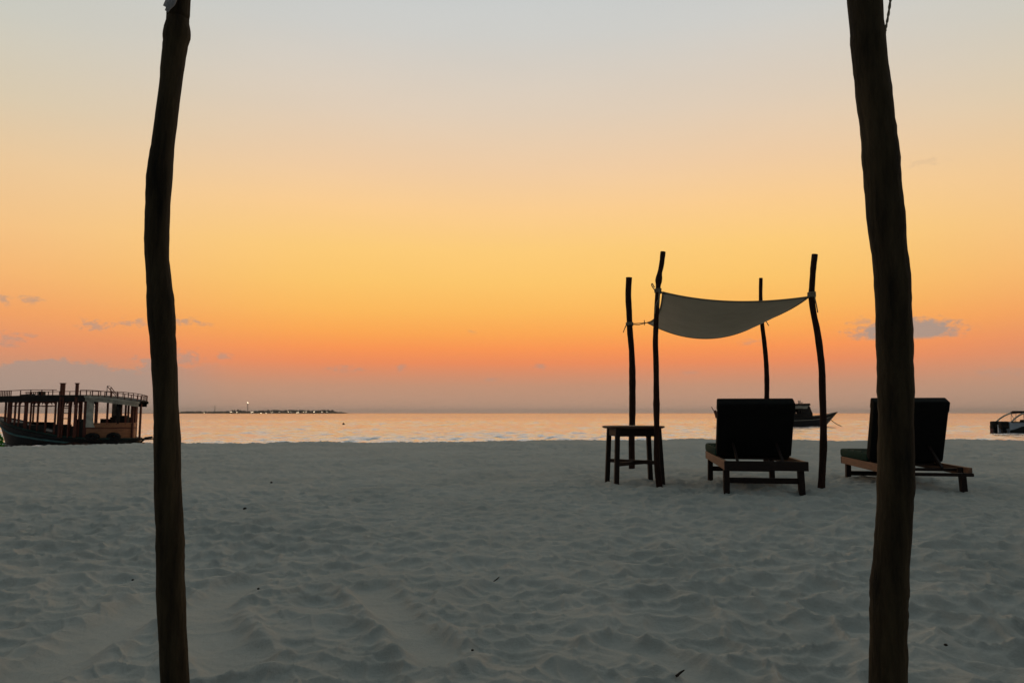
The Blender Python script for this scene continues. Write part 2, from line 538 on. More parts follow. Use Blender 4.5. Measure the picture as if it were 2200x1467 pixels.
def polar_sheet(name, m, radii, th, hf, smooth=True):
    T, Rr = np.meshgrid(th, radii)
    x = Rr * np.sin(T); y = Rr * np.cos(T)
    z = hf(x.ravel(), y.ravel())
    nr, nt = len(radii), len(th)
    co = np.stack([x.ravel(), y.ravel(), z], 1)
    i = np.arange(nr - 1)[:, None]; j = np.arange(nt)[None, :]; j2 = (j + 1) % nt
    f = np.stack([i * nt + j + 0 * j2, i * nt + j2, (i + 1) * nt + j2, (i + 1) * nt + j + 0 * j2], -1).reshape(-1, 4)
    # close the middle
    co = np.vstack([co, [[0, 0, float(z[:nt].mean())]]])
    c = nr * nt
    tri = np.stack([np.full(nt, c), (np.arange(nt) + 1) % nt, np.arange(nt)], 1)
    me = bpy.data.meshes.new(name)
    me.vertices.add(len(co)); me.vertices.foreach_set('co', co.ravel())
    me.loops.add(f.size + tri.size)
    me.loops.foreach_set('vertex_index', np.concatenate([f[:, ::-1].ravel(), tri[:, ::-1].ravel()]))
    me.polygons.add(len(f) + len(tri))
    st = np.concatenate([np.arange(len(f)) * 4, len(f) * 4 + np.arange(len(tri)) * 3])
    me.polygons.foreach_set('loop_start', st)
    me.update(calc_edges=True); me.validate()
    me.polygons.foreach_set('use_smooth', [smooth] * len(me.polygons))
    me.materials.append(m)
    o = bpy.data.objects.new(name, me); COL.objects.link(o)
    return o


FINE = np.radians(np.arange(-41, 41.001, .1))
COARSE = np.radians(np.concatenate([np.arange(44, 317, 3.0)]))
TH = np.concatenate([FINE, COARSE])

radii = [.3]
while radii[-1] < 27: radii.append(radii[-1] * (1.03 if radii[-1] < 1.6 else 1.0038 if radii[-1] < 8 else 1.007))
while radii[-1] < 600: radii.append(radii[-1] * 1.12)
beach = polar_sheet('beach_sand', M['sand'], np.array(radii), TH, sand_h)
tag(beach, 'pale trampled sand of the beach with soft footprints', 'sand', kind='structure')

# ------------------------------------------------------------------ sea
WZ = -1.1
waves = []
for k in range(46):
    L = 10 ** rng.uniform(math.log10(.8), math.log10(5))
    a = rng.normal(math.pi * .5 + .15, .55)
    waves.append((2 * math.pi / L * math.cos(a), 2 * math.pi / L * math.sin(a), L, rng.uniform(0, 6.28)))


def sea_h(x, y):
    z = np.zeros_like(x); r = np.hypot(x, y)
    gate = .55 + .9 * fbm(x * .05, y * .05, 201, 3)
    for kx, ky, L, ph in waves:
        fade = np.clip(L / (r * .009) - .6, 0, 1)
        z += .0085 * L ** .8 * fade * np.sin(kx * x + ky * y + ph)
    return WZ + z * np.clip(gate, .45, 1.2)


radii = [12.0]
while radii[-1] < 30: radii.append(radii[-1] * 1.03)
while radii[-1] < 250: radii.append(radii[-1] * 1.0042)
while radii[-1] < 600: radii.append(radii[-1] * 1.02)
while radii[-1] < 11000: radii.append(radii[-1] * 1.16)
sea = polar_sheet('sea', M['water'], np.array(radii), TH, sea_h)
tag(sea, 'calm rippled sea reflecting the evening sky', 'water', kind='structure')


# ------------------------------------------------------------------ crooked wooden poles
def pole(name, label, prof, Y, mat, group=None, top_extra=None, depth_lean=0.0, seed=1, knots=(), foot=None):
    """prof: list of (px, py, width_px) from top to bottom, standing at distance Y"""
    pts = []
    for px, py, w in prof:
        Yp = Y + depth_lean * (py - prof[-1][1]) / 500.0
        p = at(px, py, Yp); pts.append((p.x, p.y, p.z, w / 2 / FPX * Yp * .985))
    if top_extra:
        d = np.array(pts[0][:3]) - np.array(pts[1][:3]); d /= np.linalg.norm(d)
        q = np.array(pts[0][:3]) + d * top_extra
        pts.insert(0, (*q, pts[0][3] * .97))
    p = np.array(pts[-1]); bot = p.copy()
    if foot is None: foot = float(sand_h(np.array([p[0]]), np.array([p[1]]))[0]) - .35
    if p[2] > foot:
        d = np.array(pts[-1][:3]) - np.array(pts[-2][:3]); k = (p[2] - foot) / max(1e-6, -d[2])
        bot[:3] = p[:3] + d * k
        pts.append(tuple(bot))
    n = 110 if Y < 4 else 60
    S = spline(pts, n)
    rnd = random.Random(seed)
    rad = []
    ph = [rnd.uniform(0, 6) for _ in range(4)]
    for i, q in enumerate(S):
        t = i / n * 40
        r = q[3] * (1 + .022 * math.sin(t * .9 + ph[0]) + .018 * math.sin(t * 2.3 + ph[1]) + .012 * rnd.uniform(-1, 1))
        for kz, ka in knots:
            r += q[3] * ka * math.exp(-((q[2] - kz) / .025) ** 2)
        rad.append(r)
    base = (S[-1][0], S[-1][1], foot + .35)
    mb = MB().tube([q[:3] for q in S], rad, 20 if Y < 4 else 14, .05, True, seed)
    o = mb.build(name, mat, None, True, off=base)
    tag(o, label, 'pole', group)
    return o, S


def lr(rows):
    return [((a + b) / 2, y, b - a) for y, a, b in rows]


GP = 'wooden canopy poles'
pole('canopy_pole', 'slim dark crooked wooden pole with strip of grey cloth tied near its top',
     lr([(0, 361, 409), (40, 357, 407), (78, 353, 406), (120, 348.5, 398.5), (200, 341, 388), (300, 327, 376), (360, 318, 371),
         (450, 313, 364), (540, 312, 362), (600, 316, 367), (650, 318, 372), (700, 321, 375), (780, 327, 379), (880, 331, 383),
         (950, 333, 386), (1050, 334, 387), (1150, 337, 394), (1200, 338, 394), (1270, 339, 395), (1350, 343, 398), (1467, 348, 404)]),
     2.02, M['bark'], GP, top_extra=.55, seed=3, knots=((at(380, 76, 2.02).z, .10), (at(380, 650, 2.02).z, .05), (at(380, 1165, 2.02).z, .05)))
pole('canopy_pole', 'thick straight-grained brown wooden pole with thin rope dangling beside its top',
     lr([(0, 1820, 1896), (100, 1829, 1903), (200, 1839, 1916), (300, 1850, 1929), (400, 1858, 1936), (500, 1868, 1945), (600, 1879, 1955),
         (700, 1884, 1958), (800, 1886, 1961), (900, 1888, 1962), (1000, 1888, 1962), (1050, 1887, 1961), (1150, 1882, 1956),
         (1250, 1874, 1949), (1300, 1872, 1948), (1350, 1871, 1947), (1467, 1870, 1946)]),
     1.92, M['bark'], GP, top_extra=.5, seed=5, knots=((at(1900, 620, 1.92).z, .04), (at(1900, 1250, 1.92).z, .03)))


def z2(x, y, w=34): return (1270 + x / 2.619, 520 + y / 2.619, w / 2.619)


Y_FL = gnd(1416, 1040).y
Y_FR = gnd(1765, 1047).y
Y_RL = gnd(1357, 1003).y
Y_RR = Y_RL - .15
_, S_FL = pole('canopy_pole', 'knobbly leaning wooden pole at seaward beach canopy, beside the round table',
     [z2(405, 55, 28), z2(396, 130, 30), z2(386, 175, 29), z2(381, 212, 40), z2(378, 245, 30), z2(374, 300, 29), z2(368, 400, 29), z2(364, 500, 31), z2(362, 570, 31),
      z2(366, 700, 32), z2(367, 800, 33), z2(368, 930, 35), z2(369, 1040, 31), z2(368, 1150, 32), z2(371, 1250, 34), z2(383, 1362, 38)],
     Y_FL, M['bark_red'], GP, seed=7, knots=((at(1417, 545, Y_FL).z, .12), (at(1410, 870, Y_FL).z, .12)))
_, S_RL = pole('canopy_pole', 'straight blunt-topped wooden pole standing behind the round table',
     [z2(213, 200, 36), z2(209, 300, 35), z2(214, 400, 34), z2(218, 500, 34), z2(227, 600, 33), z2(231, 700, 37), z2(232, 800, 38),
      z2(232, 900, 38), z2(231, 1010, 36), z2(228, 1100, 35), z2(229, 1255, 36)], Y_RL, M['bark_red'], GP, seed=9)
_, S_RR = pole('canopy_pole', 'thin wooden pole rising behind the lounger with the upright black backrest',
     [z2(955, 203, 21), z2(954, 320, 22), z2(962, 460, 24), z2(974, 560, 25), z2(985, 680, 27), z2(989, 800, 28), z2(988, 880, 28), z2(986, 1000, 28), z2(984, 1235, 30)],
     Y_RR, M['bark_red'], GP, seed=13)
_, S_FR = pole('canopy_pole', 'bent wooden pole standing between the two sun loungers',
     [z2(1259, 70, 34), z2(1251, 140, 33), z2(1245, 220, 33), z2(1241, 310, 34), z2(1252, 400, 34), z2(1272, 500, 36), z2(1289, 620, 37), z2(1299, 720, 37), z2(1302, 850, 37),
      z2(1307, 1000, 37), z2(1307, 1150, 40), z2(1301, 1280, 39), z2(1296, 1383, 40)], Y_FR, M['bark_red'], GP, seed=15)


def on_pole(S, z):
    S = sorted(S, key=lambda q: abs(q[2] - z)); return Vector(S[0][:3]), float(S[0][3])


# ------------------------------------------------------------------ shade cloth over the loungers
cFL = at(1424, 628, Y_FL + .02); cFR = at(1737, 638, Y_FR); cRL = at(1391, 693, Y_RL - .1); cRR = at(1638, 691, Y_RR - .06)
cc = (cFL + cFR + cRL + cRR) / 4
root = thing('shade_cloth', 'sagging off-white canvas shade cloth strung between four poles', 'canopy', (cc.x, cc.y, 0), worldpts=True)


def edge(a, b, mid_off, t):
    m = (a + b) / 2 + mid_off
    c = 2 * m - (a + b) / 2
    return a * (1 - t) ** 2 + c * 2 * t * (1 - t) + b * t * t


fm = at(1570, 648, (Y_FL + Y_FR) / 2) - (cFL + cFR) / 2
rm = at(1517, 727, (Y_RL + Y_RR) / 2 - .35) - (cRL + cRR) / 2
lm = at(1413, 676, (Y_FL + Y_RL) / 2) - (cFL + cRL) / 2
sm = at(1690, 668, (Y_FR + Y_RR) / 2) - (cFR + cRR) / 2
NU, NV = 40, 30
P = []
for i in range(NU + 1):
    u = i / NU; row = []
    for j in range(NV + 1):
        v = j / NV
        fr = edge(cFL, cFR, fm, u); re = edge(cRL, cRR, rm, u); le = edge(cFL, cRL, lm, v); ri = edge(cFR, cRR, sm, v)
        p = fr * (1 - v) + re * v + le * (1 - u) + ri * u - (cFL * (1 - u) * (1 - v) + cFR * u * (1 - v) + cRL * (1 - u) * v + cRR * u * v)
        q = 16 * u * (1 - u) * v * (1 - v)
        p = p + Vector((0, 0, -.04 * q + .006 * math.sin(u * 23 + v * 5) * q + .004 * math.sin(v * 31 - u * 9) * q))
        row.append(p)
    P.append(row)
mb = MB().grid(P)
cl = mb.build('cloth', M['canvas'], root, True)
so = cl.modifiers.new('thickness', 'SOLIDIFY'); so.thickness = .003; so.offset = 0
for name, line in (('hem', [P[i][0] for i in range(NU + 1)]), ('hem', [P[i][NV] for i in range(NU + 1)]),
                   ('hem', [P[0][j] for j in range(NV + 1)]), ('hem', [P[NU][j] for j in range(NV + 1)])):
    MB().tube(line, .010, 8).build(name, M['rope'], root, True)
for c, t in ((cFL, P[2][2]), (cFR, P[NU - 2][2]), (cRL, P[2][NV - 2]), (cRR, P[NU - 2][NV - 2])):
    c2 = c * .7 + t * .3
    MB().torus(c2 + Vector((0, 0, -.004)), .016, .005, 'z', 14, 6).build('eyelet', M['steel'], root, True)


def tie_rope(S, corner, label, tails, loops=3):
    p, r = on_pole(S, corner.z + .01)
    g = 'ropes tying the shade cloth'
    o = thing('tie_rope', label, 'rope', (p.x, p.y, p.z), group=g, worldpts=True)
    path = []
    for k in range(loops * 14 + 1):
        a = 2 * math.pi * k / 14
        path.append(p + Vector((math.cos(a) * (r + .006), math.sin(a) * (r + .006), .014 * (k / 14 - loops / 2))))
    MB().tube(path, .008, 7, .1).build('lashing', M['rope'], o, True)
    d = (corner - p)
    for s_ in (-1, 1):
        a = p + Vector((0, s_ * (r + .004), .01 * s_))
        MB().tube([a, (a + corner) / 2 + Vector((0, 0, -.012 + .008 * s_)), corner], .006, 7, .1).build('line', M['rope'], o, True)
    for t in tails:
        q = [p + Vector(x) for x in t]
        MB().tube([tuple(v) for v in spline(q, 14)], .006, 7, .1).build('tail', M['rope'], o, True)
    return o


tie_rope(S_FL, cFL, 'rope with a loop and dangling ends lashed to the knobbly pole',
         [[(-.04, -.03, 0), (-.075, -.04, .05), (-.07, -.04, .075), (-.045, -.04, .03)], [(0, -.055, 0), (.005, -.056, -.09), (-.03, -.056, -.15), (-.05, -.05, -.27)], [(.01, -.055, 0), (0, -.056, -.06), (-.012, -.055, -.2)]])
tie_rope(S_FR, cFR, 'knotted rope lashed to the bent pole', [[(0, -.055, 0), (.015, -.057, -.07), (.03, -.06, -.17), (.035, -.055, -.2)]], 4)
tie_rope(S_RL, cRL, 'slack double rope from the blunt-topped pole to the cloth corner',
         [[(-.03, -.03, 0), (-.06, -.03, -.03), (-.10, -.03, -.13)], [(.20, -.1, -.03), (.205, -.1, .0), (.20, -.1, .045)], [(.01, -.05, 0), (.035, -.05, -.3), (.06, -.04, -.9), (.065, -.04, -1.32), (.07, -.04, -1.45)][:0] or [(-.03, -.03, .0), (-.05, -.03, -.02), (-.07, -.03, -.06)]])
tie_rope(S_RR, cRR, 'rope lashed to the thin pole behind the cloth', [[(.02, -.03, 0), (.05, -.04, -.03), (.085, -.04, -.09)]])

# strip of cloth knotted on the slim near pole, and the rope beside the thick one
p0 = at(366, 14, 2.0)
o = thing('cloth_strip', 'torn strip of grey cloth knotted on the slim crooked pole', 'cloth', tuple(p0), worldpts=True)
pz = at(386, -40, 2.02)
ring = []
for k in range(43):
    a = 2 * math.pi * k / 14
    ring.append(pz + Vector((math.cos(a) * .036, math.sin(a) * .036, .012 * (k / 14 - 1.5))))
MB().tube(ring, .009, 7, .15).build('knot', M['tie'], o, True)


def ribbon(rows, th, name, mat, parent):
    P = []
    for px, py, w, Y in spline(rows, 16):
        a = at(px - w / 2, py - w * .36, Y); b = at(px + w / 2, py + w * .36, Y - .012)
        m_ = (a + b) / 2 + Vector((0, -.006, 0))
        P.append([a, m_, b])
    ob = MB().grid(P).build(name, mat, parent, True)
    s2 = ob.modifiers.new('thickness', 'SOLIDIFY'); s2.thickness = th
    return ob


ribbon([(378, -36, 14, 1.972), (373, -14, 16, 1.965), (366, 3, 18, 1.965), (356.5, 17, 13, 1.968)], .003, 'tail', M['tie'], o)
ribbon([(374, -30, 10, 1.976), (368, -4, 10, 1.972), (363, 12, 9, 1.976), (357, 25, 6, 1.985)], .003, 'tail', M['tie'], o)

p0 = at(1900, -10, 1.9)
o = thing('rope', 'thin frayed rope hanging against the thick brown pole', 'rope', tuple(p0), worldpts=True)
pz = at(1858, -60, 1.92)
ring = []
for k in range(43):
    a = 2 * math.pi * k / 14
    ring.append(pz + Vector((math.cos(a) * .051, math.sin(a) * .051, .012 * (k / 14 - 1.5))))
MB().tube(ring, .006, 7, .12).build('lashing', M['rope'], o, True)
S = spline([tuple(at(x, y, Y)) for x, y, Y in ((1905, -58, 1.91), (1914, -30, 1.90), (1913, 0, 1.895), (1908, 35, 1.895), (1903, 62, 1.895), (1901, 76, 1.895), (1896, 92, 1.88))], 40)
MB().tube(S, [.0042 - .0022 * i / 39 + .0008 * math.sin(i * 2.1) for i in range(40)], 8, .15).build('tail', M['rope'], o, True)

# ------------------------------------------------------------------ round side table
tcx, tcy = 1.405, 8.50
c0 = gnd(1361, 1033)
tcx, tcy = at(1360.5, 914, c0.y).x, c0.y
root = thing('side_table', 'round dark wooden side table with splayed legs on the sand', 'table', (tcx, tcy, 0), R(4))
TH_ = at(1360, 914.5, tcy).z
mb = MB()
prof = [(0, TH_ - .028), (.33, TH_ - .028), (.352, TH_ - .022), (.360, TH_ - .012), (.358, TH_ - .003), (.350, TH_), (0, TH_)]
P = [[Vector((r * math.cos(a), r * math.sin(a), z)) for r, z in prof] for a in [2 * math.pi * i / 48 for i in range(48)]]
mb.grid(P, True).build('tabletop', M['wood'], root, True)
hb = .255
zt = TH_ - .028
legs = [(-1, -1), (1, -1), (1, 1), (-1, 1)]
for sx, sy in legs:
    MB().beam((sx * (hb - .02), sy * (hb - .02), zt), (sx * (hb + .012), sy * (hb + .012), -.16), .052, .052, up=(sx, sy, 0) if False else (0, 1, 0)).build('leg', M['wood_dark'], root, bevel=.004)
for a, b in ((0, 1), (1, 2), (2, 3), (3, 0)):
    A = Vector((legs[a][0] * (hb - .02), legs[a][1] * (hb - .02), zt - .045)); B = Vector((legs[b][0] * (hb - .02), legs[b][1] * (hb - .02), zt - .045))
    d = (B - A).normalized() * .024
    MB().beam(A + d, B - d, .022, .086).build('apron', M['wood_dark'], root, bevel=.002)
MB().beam((-hb - .0, -hb - .0, .205), (hb, hb, .205), .03, .042).build('stretcher', M['wood_dark'], root, bevel=.003)
MB().beam((-hb, hb, .222), (hb, -hb, .222), .03, .042).build('stretcher', M['wood_dark'], root, bevel=.003)


# ------------------------------------------------------------------ sun loungers
def lounger(label, loc, rz, angle, back_len, towel=True, full_rail=True):
    root = thing('sun_lounger', label, 'sun lounger', loc, rz, 'sun loungers')
    L, W, zt, rd, rt = 1.95, .78, .315, .09, .036
    h = W / 2
    MB().box((-h, 0, zt - rd), (h, rt, zt if full_rail else zt - rd + .034)).build('end_rail', M['wood_dark'], root, bevel=.004)  # end rails darker than side rails: shade facing the camera put into colour
    MB().box((-h, L - rt, zt - rd), (h, L, zt)).build('end_rail', M['wood_dark'], root, bevel=.004)
    for s in (-1, 1):
        MB().box((s * h - (rt if s > 0 else 0), rt, zt - rd + .002), (s * h + (rt if s < 0 else 0), L - rt, zt - .002)).build('side_rail', M['wood_lit'], root, bevel=.004)
    for y in (.20, L - .20):
        lean = .03 if y < 1 else -.03
        for s in (-1, 1):
            x = s * (h - rt - .029)
            MB().beam((x + s * .027, y, zt - .01), (x + s * .035, y - lean, -.22), .058, .07, up=(0, 1, 0)).build('leg', M['wood_dark'], root, bevel=.005)
        zs = .115 if full_rail or y > 1 else .025
        MB().beam((-h + .05, y - lean * .4, zs), (h - .05, y - lean * .4, zs), .035, .055).build('stretcher', M['wood_dark'], root, bevel=.004)
    for k in range(10):
        y = .80 + k * .122
        MB().box((-h + rt, y, zt - .03), (h - rt, y + .075, zt - .008)).build('bed_slat', M['wood_dark'], root)
    hy = .80
    # raised backrest, leaning back from the hinge
    T = Matrix.Translation((0, hy, zt + .005)) @ Matrix.Rotation(-R(angle), 4, 'X') @ Matrix.Scale(-1, 4, (0, 1, 0))
    # local: y runs up the back, z is the sea side of the back
    w = .365
    back = MB().box((-w + .05, back_len - .05, -.03), (w - .05, back_len, 0)).xf(T).build('backrest_frame', M['wood_dark'], root)
    for s in (-1, 1):
        MB().box((s * w - (.05 if s > 0 else 0), 0, -.03), (s * w + (.05 if s < 0 else 0), back_len, 0)).xf(T).build('stile', M['wood_dark'], back)
    for k in range(6):
        y = .02 + k * (back_len - .15) / 5
        MB().box((-w + .05, y, -.024), (w - .05, y + .07, -.004)).xf(T).build('slat', M['wood_dark'], back)
    bc = MB().rbox((-w - .012, .0, .002), (w + .012, back_len + .02, .085), .03).xf(T).build('back_cushion', M['black_cloth'], root, True)
    MB().rbox((-w - .018, .02, -.044), (w + .018, back_len + .035, .09), .022).xf(T).build('cover', M['black_cloth'], bc, True)
    MB().rbox((-w - .022, back_len - .085, -.049), (w + .022, back_len + .039, .094), .018).xf(T).build('hood', M['black_cloth'], bc, True)
    for s in (-1, 1):
        MB().beam(T @ Vector((s * .22, back_len * .30, -.05)), (s * .22, .34, zt - .03), .022, .03).build('prop', M['wood_dark'], root)
    MB().box((-h + rt, .32, zt - .06), (h - rt, .36, zt - .03)).build('prop_bar', M['wood_dark'], root)
    sc = MB().rbox((-h + .0, hy + .03, zt - .004), (h - .03, L + .03, zt + .098), .035).build('seat_cushion', M['green_cloth'], root, True)
    for k in range(3):
        y = hy + .28 + k * .28
        MB().tube([(-h + .01, y, zt + .099), (0, y, zt + .103), (h - .04, y, zt + .099)], .006, 6).build('piping', M['green_cloth'], sc, True)
    if towel:
        MB().torus((-h + .17, hy + .14, zt + .045), .042, .018, 'y', 18, 8).build('strap', M['black_cloth'], root, True)
    return root


rz = -R(9.3)
a = at(1560, 989, 7.25)
rear_mid = at(1646, 989, 7.22)
lounger('sun lounger with upright black backrest under the shade cloth', (rear_mid.x, rear_mid.y, 0), rz, 62, .61)
ctr = Vector(((3.92 + 4.69) / 2 - .03, (7.68 + 7.55) / 2, 0))
lounger('sun lounger sunk in the sand, partly hidden by the thick brown pole', (ctr.x, ctr.y, -.085), rz - R(.5), 67, .70, False, False)


# ------------------------------------------------------------------ wooden passenger boat by the shore
def interp(x, xs, ys): return float(np.interp(x, xs, ys))


def boat_large():
    Y0 = 44.5
    root = thing('passenger_boat', 'old two-level wooden passenger boat with railed roof, moored at the sand edge', 'boat', (-30.8, Y0, WZ))
    C = 1.5

    def hb(X):                                             # half breadth of the deck
        if X < 2.2: return 1.5 * max(0.0, 1 - ((2.2 - X) / 3.1) ** 2.1) ** .62
        if X > 5.2: return 1.5 * max(0.0, 1 - ((X - 5.2) / 2.6) ** 2.3) ** .5
        return 1.5
    SX = [-.9, 0, .43, 1.65, 3.6, 5.2, 7.8]; SZ = [1.62, 1.35, 1.2, .90, .52, .38, .32]
    sheer = lambda X: interp(X, SX, SZ)

    def half(X, z):
        t = min(1.0, max(0.0, (z + .4) / (sheer(X) + .4)))
        return hb(X) * (.55 + .45 * t ** .6)
    xs = list(np.linspace(-.9, 2.2, 18)) + list(np.linspace(2.4, 5.2, 10)) + list(5.2 + 2.6 * np.sin(np.linspace(.1, math.pi / 2, 14)))
    lv = [0, .25, .45, .65, .82, 1.0]

    def ring(X):
        pts = []
        sh = sheer(X)
        bow = max(0, (1.2 - X) / 2.1) ** 2
        for t in lv:
            z = -.4 + t * (sh + .4); b = half(X, z)
            pts.append((X + (1 - t) * .75 * bow, C - b, z))
        far = [(p[0], 2 * C - p[1], p[2]) for p in pts[::-1]]
        return pts + far
    P = [ring(X) for X in xs]
    mb = MB().grid(P)
    # deck
    o = len(mb.v)
    mb.grid([[(X, C - half(X, sheer(X)) + .01, sheer(X) - .10), (X, C + half(X, sheer(X)) - .01, sheer(X) - .10)] for X in xs])
    mb.build('hull', M['hull_black'], root, True)
    for s in (-1, 1):
        MB().tube([(X, C + s * (half(X, sheer(X)) + .01), sheer(X)) for X in xs], .055, 8).build('gunwale', M['boat_green'], root, True)
        zs = lambda X: interp(X, [-.75, -.2, .3, 1.0, 2.6, 4.3, 5.6], [1.22, .98, .74, .55, .29, .10, .04])
        MB().tube([(X + .75 * max(0, (1.2 - X) / 2.1) ** 2 * (1 - (zs(X) + .4) / (sheer(X) + .4)), C + s * (half(X, zs(X)) + .015), zs(X)) for X in np.linspace(-.78, 5.6, 40)], .062, 8).build('strake', M['boat_teal'], root, True)
    # roof
    zr = lambda X: 2.93 - .03 * max(0, 2 - X) - .34 * max(0, (X - 4.6) / 3.3) ** 2

    def roof_half(X): return min(1.62, hb(min(max((X - .2) * .97 + .15, -.85), 7.79)) + .14) if X > .9 else 1.35 + .12 * max(-.2, X)
    rx = list(np.linspace(-.25, 5.2, 20)) + list(5.2 + 2.78 * np.sin(np.linspace(.08, math.pi / 2 - .02, 18)))
    top = [[(X, C - roof_half(X), zr(X)), (X, C - roof_half(X) * .5, zr(X) + .05), (X, C, zr(X) + .07), (X, C + roof_half(X) * .5, zr(X) + .05), (X, C + roof_half(X), zr(X)),
            (X, C + roof_half(X), zr(X) - .09), (X, C - roof_half(X), zr(X) - .09)] for X in rx]
    mb = MB().grid(top, False, True)
    mb.f.append(tuple(range(7))); mb.f.append(tuple(len(mb.v) - 7 + i for i in range(7))[::-1])
    mb.build('roof', M['boat_dark'], root)
    outline = [(X, C - roof_half(X)) for X in rx] + [(X, C + roof_half(X)) for X in rx[::-1]]

    def strip(pts, z0f, z1f, th, name, mat):
        Pq = []
        for X, y in pts:
            sgn = 1 if y > C else -1
            Pq.append([(X, y, z0f(X)), (X, y, z1f(X)), (X, y - sgn * th, z1f(X)), (X, y - sgn * th, z0f(X))])
        m_ = MB().grid(Pq, False, True)
        m_.f.append((0, 1, 2, 3)); n_ = len(m_.v); m_.f.append((n_ - 1, n_ - 2, n_ - 3, n_ - 4))
        return m_.build(name, mat, root)
    ins = .97
    def inset(pts, k): return [(X if X < 5 else 5 + (X - 5) * (1 - k * .35), C + (y - C) * (1 - k)) for X, y in pts]
    fas = inset(outline, .02)
    n1 = sum(1 for X in rx if X <= 5.25)
    strip(fas[:n1], lambda X: zr(X) - .36, lambda X: zr(X) - .085, .06, 'fascia', M['boat_dark'])
    strip(fas[-n1:], lambda X: zr(X) - .36, lambda X: zr(X) - .085, .06, 'fascia', M['boat_dark'])
    strip(inset(outline, -.012)[n1 - 1:len(rx) + len(rx) - n1 + 1], lambda X: zr(X) - .13, lambda X: zr(X) - .01, .05, 'roof_edge', M['boat_cream'])
    strip(inset(outline, .06)[n1 - 1:len(rx) + len(rx) - n1 + 1], lambda X: zr(X) - .33, lambda X: zr(X) - .085, .05, 'fascia', M['boat_cream'])
    # lower walls
    def wall(x0, x1, z1a, z1b, mat, name='side_panel'):
        for s in (-1, 1):
            X = np.linspace(x0, x1, 8)
            Pq = []
            for x in X:
                y = C + s * (min(half(x, sheer(x)), 1.44) - .07); zt = z1a + (z1b - z1a) * (x - x0) / (x1 - x0)
                Pq.append([(x, y, sheer(x) - .12), (x, y, zt), (x, y - s * .05, zt), (x, y - s * .05, sheer(x) - .12)])
            m_ = MB().grid(Pq, False, True); m_.f.append((0, 1, 2, 3)); n_ = len(m_.v); m_.f.append((n_ - 1, n_ - 2, n_ - 3, n_ - 4))
            m_.build(name, mat, root)
    wall(.05, 1.72, 1.34, 1.29, M['boat_dark'])
    wall(1.72, 2.78, 1.17, 1.15, M['boat_dark'])
    wall(3.26, 4.6, 1.12, 1.10, M['boat_dark'])
    wall(4.6, 5.25, 1.52, 1.50, M['boat_dark'])
    # rounded stern house
    ang = np.linspace(-math.pi / 2, math.pi / 2, 26)
    sp = [(5.3 + 2.15 * math.cos(a_), C + 1.40 * math.sin(a_)) for a_ in ang]
    def ringwall(z0, z1, k, name, mat):
        Pq = [[(5.3 + (x - 5.3) * k, C + (y - C) * k, z0), (5.3 + (x - 5.3) * k, C + (y - C) * k, z1), (5.3 + (x - 5.3) * (k - .04), C + (y - C) * (k - .04), z1), (5.3 + (x - 5.3) * (k - .04), C + (y - C) * (k - .04), z0)] for x, y in sp]
        MB().grid(Pq, False, True).build(name, mat, root, False)
    ringwall(.22, 1.24, 1.0, 'stern_panel', M['boat_wood'])
    ringwall(.95, 1.0, 1.03, 'stern_ledge', M['rust'])
    ringwall(1.24, 1.29, 1.02, 'stern_sill', M['boat_wood'])
    # cream corner panels
    for s in (-1, 1):
        MB().prism([(5.27, 1.02), (5.80, 1.02), (5.72, 1.2), (5.68, 1.5), (5.68, 2.64), (5.27, 2.68)], C + s * 1.43, C + s * 1.39).build('corner_panel', M['boat_cream'], root)
    # posts
    for xz, w in ((22, .10), (105, .24), (202, .09), (267, .09), (368, .2), (436, .08), (535, .085), (646, .09), (776, .09), (985, .09), (1110, .09), (1197, .2)):
        X = xz / 231
        for s in (-1, 1):
            if s > 0 and xz not in (105, 267, 436, 776, 985): continue
            w_ = .08 if s > 0 else w
            y = C + s * (min(half(X, sheer(X)), 1.44) - .09)
            MB().box((X - w_ / 2, y - .04, sheer(X) - .12), (X + w_ / 2, y + .04, zr(X) - .09)).build('post', M['rust'], root)
    for k, a_ in enumerate(np.linspace(-math.pi / 2 + .26, math.pi / 2 - .3, 10)):
        x = 5.3 + 2.1 * math.cos(a_); y = C + 1.37 * math.sin(a_)
        MB().box((x - .045, y - .045, 1.2), (x + .045, y + .045, zr(x) - .09)).build('post', M['rust'], root)
    for a_ in (-.16, .5):
        x = 5.3 + 2.15 * math.cos(a_); y = C + 1.4 * math.sin(a_)
        MB().box((x - .08, y - .06, .2), (x + .08, y + .06, zr(x) - .1)).build('post', M['rust'], root)
    MB().box((7.86, C - .25, .3), (7.96, C - .15, 2.5)).build('post', M['rust'], root)
    # curtain rolled at the stern
    MB().tube([(6.9, .62, 1.25), (6.9, .6, 1.9), (6.95, .62, 2.52)], [.10, .13, .17], 8).build('curtain', M['boat_dark'], root, True)
    # bars and arched heads between the posts
    bays = [(.5, .83), (.91, 1.12), (1.2, 1.5), (1.93, 2.28), (2.36, 2.75), (2.84, 3.32), (3.86, 4.22)]
    for x0, x1 in bays:
        for s in (-1, 1):
            y = C + s * (min(half((x0 + x1) / 2, .8), 1.44) - .09)
            MB().box((x0, y - .02, 2.27), (x1, y + .02, 2.32)).build('transom_bar', M['rust'], root)
            n = 10; poly = [(x1, 2.60), (x0, 2.60)]
            for k in range(n + 1):
                a_ = math.pi - math.pi * k / n; mid = (x0 + x1) / 2
                poly.append((mid + (x1 - x0) / 2 * math.cos(a_), 2.34 + .17 * math.sin(a_)))
            MB().prism(poly, y - .02, y + .02).build('arch', M['rust'], root)
    # roof railing
    rail = inset(outline, .05)
    left = [(X, y) for X, y in rail if y < C and X < 3.75]; far = [(X, y) for X, y in rail if y > C]
    near_r = [(X, y) for X, y in rail if y < C and X > 4.75]
    loop = near_r + [q for q in far]
